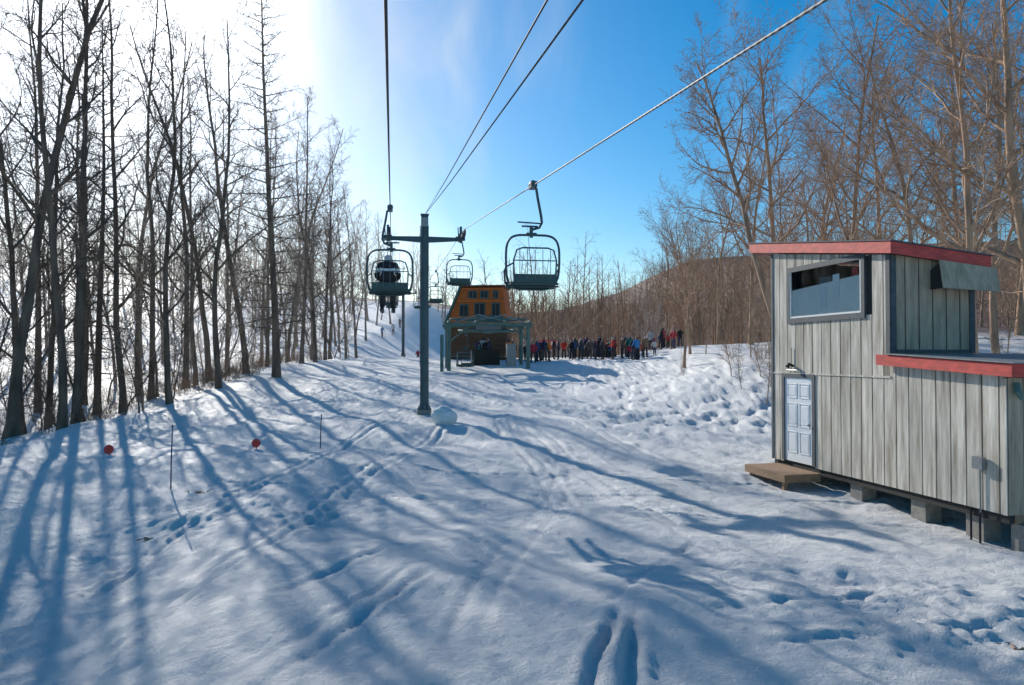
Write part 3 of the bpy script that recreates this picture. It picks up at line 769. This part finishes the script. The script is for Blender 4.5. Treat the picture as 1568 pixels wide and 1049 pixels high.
a.tube([(2.5*math.cos(t/24*6.2832),1.5*math.sin(t/24*6.2832)-.2,3.05) for t in range(24)],.05,M_grn2,8,closed=True)
for k in range(6):
    t=k*math.pi/3; a.tube([(0,.4,2.35),(1.9*math.cos(t),.4+1.9*math.sin(t),2.35+.12*math.sin(t))],.045,M_grn2,6)
a.disc((0,.4,2.4),(0,0,1),.3,.5,M_steel,14)
a.hexa([(-1.4,-.6,2.94),(1.5,-.6,2.94),(1.5,1.2,2.94),(-1.4,1.2,2.94),(-.5,-.3,3.3),(.7,-.3,3.3),(.7,.9,3.3),(-.5,.9,3.3)],M_grn2)
for s in (-1,1):
    a.tube([(s*2.5,-1.2,1.6),(s*1.3,-1.2,2.6)],.06,M_grn2,6)
    a.tube([(s*2.5,-1.2,2.7),(s*.8,-2.2,3.25),(s*-.9,-1.2,2.9)],.04,M_steel,6)
a.box((-.9,-1.32,2.25),(.7,-1.22,2.6),M_slat)
a.build('steel_frame',te)
a=MB(); a.box((-1.0,1.4,-.3),(.9,2.0,1.1),M_dark); a.box((1.3,.6,-.3),(1.9,1.2,1.5),M_steel)
a.tube([(-2.1,-1.8,.9),(-1.2,-1.8,.9),(-1.2,-1.8,.0)],.03,M_steel,6); a.tube([(-2.1,-1.8,.9),(-2.1,-1.8,0)],.03,M_steel,6)
a.build('machinery',te)
oc=dup(chair0); oc.location=(tx-1.3,47.4,H(tx-1.3,47.4)+2.35); oc.rotation_euler=(0,0,.5)

hx,hy=-2.3,61.0; hz=H(hx,hy)
he=empty('orange_lift_house',(hx,hy,hz)); he.rotation_euler=(0,0,-.1)
Zb=-.4
a=MB()
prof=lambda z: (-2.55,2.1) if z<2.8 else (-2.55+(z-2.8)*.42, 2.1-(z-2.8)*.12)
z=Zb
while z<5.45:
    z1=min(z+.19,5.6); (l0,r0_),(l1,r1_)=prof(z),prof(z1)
    a.hexa([(l0,-1.8,z),(r0_,-1.8,z),(r0_,1.8,z),(l0,1.8,z),(l1,-1.77,z1-.012),(r1_,-1.77,z1-.012),(r1_,1.8,z1-.012),(l1,1.8,z1-.012)],M_orange if z>2.6 else M_brown); z+=.19  # lower boards coloured dark to paint in the shade beneath the terminal
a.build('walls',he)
a=MB()
a.box((-1.65,-2.0,5.56),(1.95,2.0,5.66),M_brown)
a.hexa([(-2.78,-2.0,2.7),(-2.60,-2.0,2.7),(-2.60,2.0,2.7),(-2.78,2.0,2.7),(-1.60,-2.0,5.55),(-1.42,-2.0,5.55),(-1.42,2.0,5.55),(-1.60,2.0,5.55)],M_wgreen)
a.build('roof',he)
a=MB()
def wn(x0,x1,z0,z1):
    a.box((x0-.07,-1.90,z0-.07),(x1+.07,-1.80,z1+.07),M_wgreen); 
    a.box((x0,-1.93,z0),(x1,-1.903,z1),M_black)
    a.box(((x0+x1)/2-.02,-1.95,z0),((x0+x1)/2+.02,-1.933,z1),M_slat)
for x in (-.55,.35): wn(x-.25,x+.25,4.7,5.15)
wn(1.1,1.35,4.7,5.15)
wn(-.35,.35,3.3,4.2); wn(1.0,1.5,3.3,4.2); wn(-1.5,-.95,3.3,4.1)
a.build('windows',he)

# ------------------------------------------------------------ small things
def stake(px,d,h):
    x=(px-784)/F_PX*d; z=H(x,d)
    a=MB(); a.tube([(0,0,-.2),(.01,0,h*.5),(.03,0,h)],[.018,.016,.014],M_pole,6); a.tube([(.03,0,h-.02),(.03,0,h+.03)],.018,M_black,6)
    o=a.build('marker_stake'); o.location=(x,d,z)
stake(263,17.2,1.4); stake(491,22.5,.95)
def marker(px,d):
    x=(px-784)/F_PX*d; z=H(x,d)
    a=MB(); a.disc((0,0,.16),(.1,-1,.3),.125,.03,M_redplastic,20); a.disc((.0,-.02,.16),(.1,-1,.3),.05,.035,M_redplastic,14); a.tube([(.0,.02,-.1),(.0,.02,.14)],.015,M_pole,6)
    o=a.build('red_marker_disc'); o.location=(x,d,z)
marker(168,20.5); marker(393,22.2)
bm=bmesh.new(); bmesh.ops.create_icosphere(bm,subdivisions=5,radius=.43)
for v in bm.verts:
    c_=v.co; k=1+.28*float(fbm(np.array([c_.x*2.8+5+c_.y]),np.array([c_.z*3.1+c_.y*1.3]),4)[0])
    v.co=Vector((c_.x*k,c_.y*k,c_.z*k*.92+.03))
    if v.co.z<-.3: v.co.z=-.3
me=bpy.data.meshes.new('snow_boulder'); bm.to_mesh(me); bm.free(); me.materials.append(M_lump)
for p in me.polygons: p.use_smooth=True
o=bpy.data.objects.new('snow_boulder',me); scene.collection.objects.link(o); bx=(680-784)/F_PX*26.5; o.location=(bx,26.5,H(bx,26.5)+.2)
a=MB(); a.box((-.9,-.02,.9),(.9,.02,1.5),M_red); a.box((-.6,-.03,1.05),(.6,-.022,1.35),M_white)
for s in (-.85,.85): a.tube([(s,0.05,-.2),(s,.05,1.5)],.03,M_steel,6)
o=a.build('banner_sign'); x=(838-784)/F_PX*68; o.location=(x,68,H(x,68)+.3)
for (px,d) in ((222,14.5),(310,17.),(1545,8.6)):
    x=(px-784)/F_PX*d; a=MB()
    for i in range(7):
        q=R.uniform(0,6.28); L=R.uniform(.05,.16); cx,cy=R.gauss(0,.1),R.gauss(0,.08)
        a.tube([(cx,cy,.01),(cx+L*math.cos(q),cy+L*math.sin(q),.025)],[.018,.006],M_wood,5)
    o=a.build('bark_debris'); o.location=(x,d,H(x,d))

# drifting snow-gun mist in the woods on the left (a real volume of haze)
a=MB(); mm=bpy.data.materials.new('mist'); mm.use_nodes=True; nt=mm.node_tree; nt.nodes.remove(nt.nodes['Principled BSDF'])
vs=nt.nodes.new('ShaderNodeVolumeScatter'); vs.inputs['Density'].default_value=.0016; vs.inputs['Anisotropy'].default_value=.6; vs.inputs['Color'].default_value=(1,1,1,1)
nt.links.new(vs.outputs[0],nt.nodes['Material Output'].inputs['Volume'])
a.box((-120,34,-12),(-11,200,26),mm); a.build('snow_mist')

# ------------------------------------------------------------ light & sky
AZ=math.radians(-28.3); EL=math.radians(24)
S=Vector((math.sin(AZ)*math.cos(EL),math.cos(AZ)*math.cos(EL),math.sin(EL)))
sl=bpy.data.lights.new('sun','SUN'); sl.energy=5.0; sl.angle=math.radians(.5); sl.color=(1,.94,.85)
so=bpy.data.objects.new('sun',sl); scene.collection.objects.link(so); so.rotation_euler=S.to_track_quat('Z','Y').to_euler()
w=bpy.data.worlds.new('World'); scene.world=w; w.use_nodes=True; nt=w.node_tree; n=nt.nodes; l=nt.links
bg=n['Background']; sky=n.new('ShaderNodeTexSky'); sky.sky_type='NISHITA'; sky.sun_disc=False
sky.sun_elevation=EL; sky.sun_rotation=AZ; sky.air_density=1.0; sky.dust_density=.6; sky.ozone_density=3.0; sky.altitude=300
hs=n.new('ShaderNodeHueSaturation'); hs.inputs['Hue'].default_value=.493; hs.inputs['Saturation'].default_value=1.5; hs.inputs['Value'].default_value=.97; l.new(sky.outputs[0],hs.inputs['Color'])
tc=n.new('ShaderNodeTexCoord'); mp=n.new('ShaderNodeMapping'); mp.inputs['Scale'].default_value=(2.2,1.2,1.0); mp.inputs['Rotation'].default_value=(.2,.5,.3)
l.new(tc.outputs['Generated'],mp.inputs['Vector'])
no=n.new('ShaderNodeTexNoise'); no.inputs['Scale'].default_value=2.6; no.inputs['Detail'].default_value=5; no.inputs['Roughness'].default_value=.55; no.inputs['Distortion'].default_value=.4
l.new(mp.outputs['Vector'],no.inputs['Vector'])
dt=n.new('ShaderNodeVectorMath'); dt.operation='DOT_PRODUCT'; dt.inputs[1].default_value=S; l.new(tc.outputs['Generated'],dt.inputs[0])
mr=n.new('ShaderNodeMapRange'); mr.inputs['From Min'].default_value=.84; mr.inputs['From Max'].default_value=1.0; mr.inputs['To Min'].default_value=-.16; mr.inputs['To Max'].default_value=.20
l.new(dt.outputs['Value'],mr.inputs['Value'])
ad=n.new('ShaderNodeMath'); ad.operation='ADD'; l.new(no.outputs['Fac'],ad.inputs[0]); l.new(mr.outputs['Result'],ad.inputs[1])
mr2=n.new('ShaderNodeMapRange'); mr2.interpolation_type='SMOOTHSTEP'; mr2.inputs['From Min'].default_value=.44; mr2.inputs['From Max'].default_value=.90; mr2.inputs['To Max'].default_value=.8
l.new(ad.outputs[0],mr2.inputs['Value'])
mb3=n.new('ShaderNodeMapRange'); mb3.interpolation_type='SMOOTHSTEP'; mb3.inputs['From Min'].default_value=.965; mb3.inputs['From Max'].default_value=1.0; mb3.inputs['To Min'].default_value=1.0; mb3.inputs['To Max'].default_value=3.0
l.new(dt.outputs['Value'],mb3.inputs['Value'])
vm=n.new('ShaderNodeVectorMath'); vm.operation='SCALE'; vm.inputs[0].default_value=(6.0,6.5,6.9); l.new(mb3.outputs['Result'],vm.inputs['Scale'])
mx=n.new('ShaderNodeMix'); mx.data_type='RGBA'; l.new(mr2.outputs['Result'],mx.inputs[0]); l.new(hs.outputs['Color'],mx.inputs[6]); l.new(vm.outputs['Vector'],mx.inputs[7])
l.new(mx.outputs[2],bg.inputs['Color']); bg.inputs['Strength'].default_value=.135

# ------------------------------------------------------------ camera
cam=bpy.data.cameras.new('camera'); cam.sensor_width=36; cam.lens=27; cam.clip_end=6000; cam.clip_start=.05
co_=bpy.data.objects.new('camera',cam); scene.collection.objects.link(co_); co_.location=(0,0,0)
co_.rotation_euler=(math.radians(91.0),0,0); scene.camera=co_
scene.view_settings.view_transform='Standard'; scene.view_settings.look='None'; scene.view_settings.exposure=0
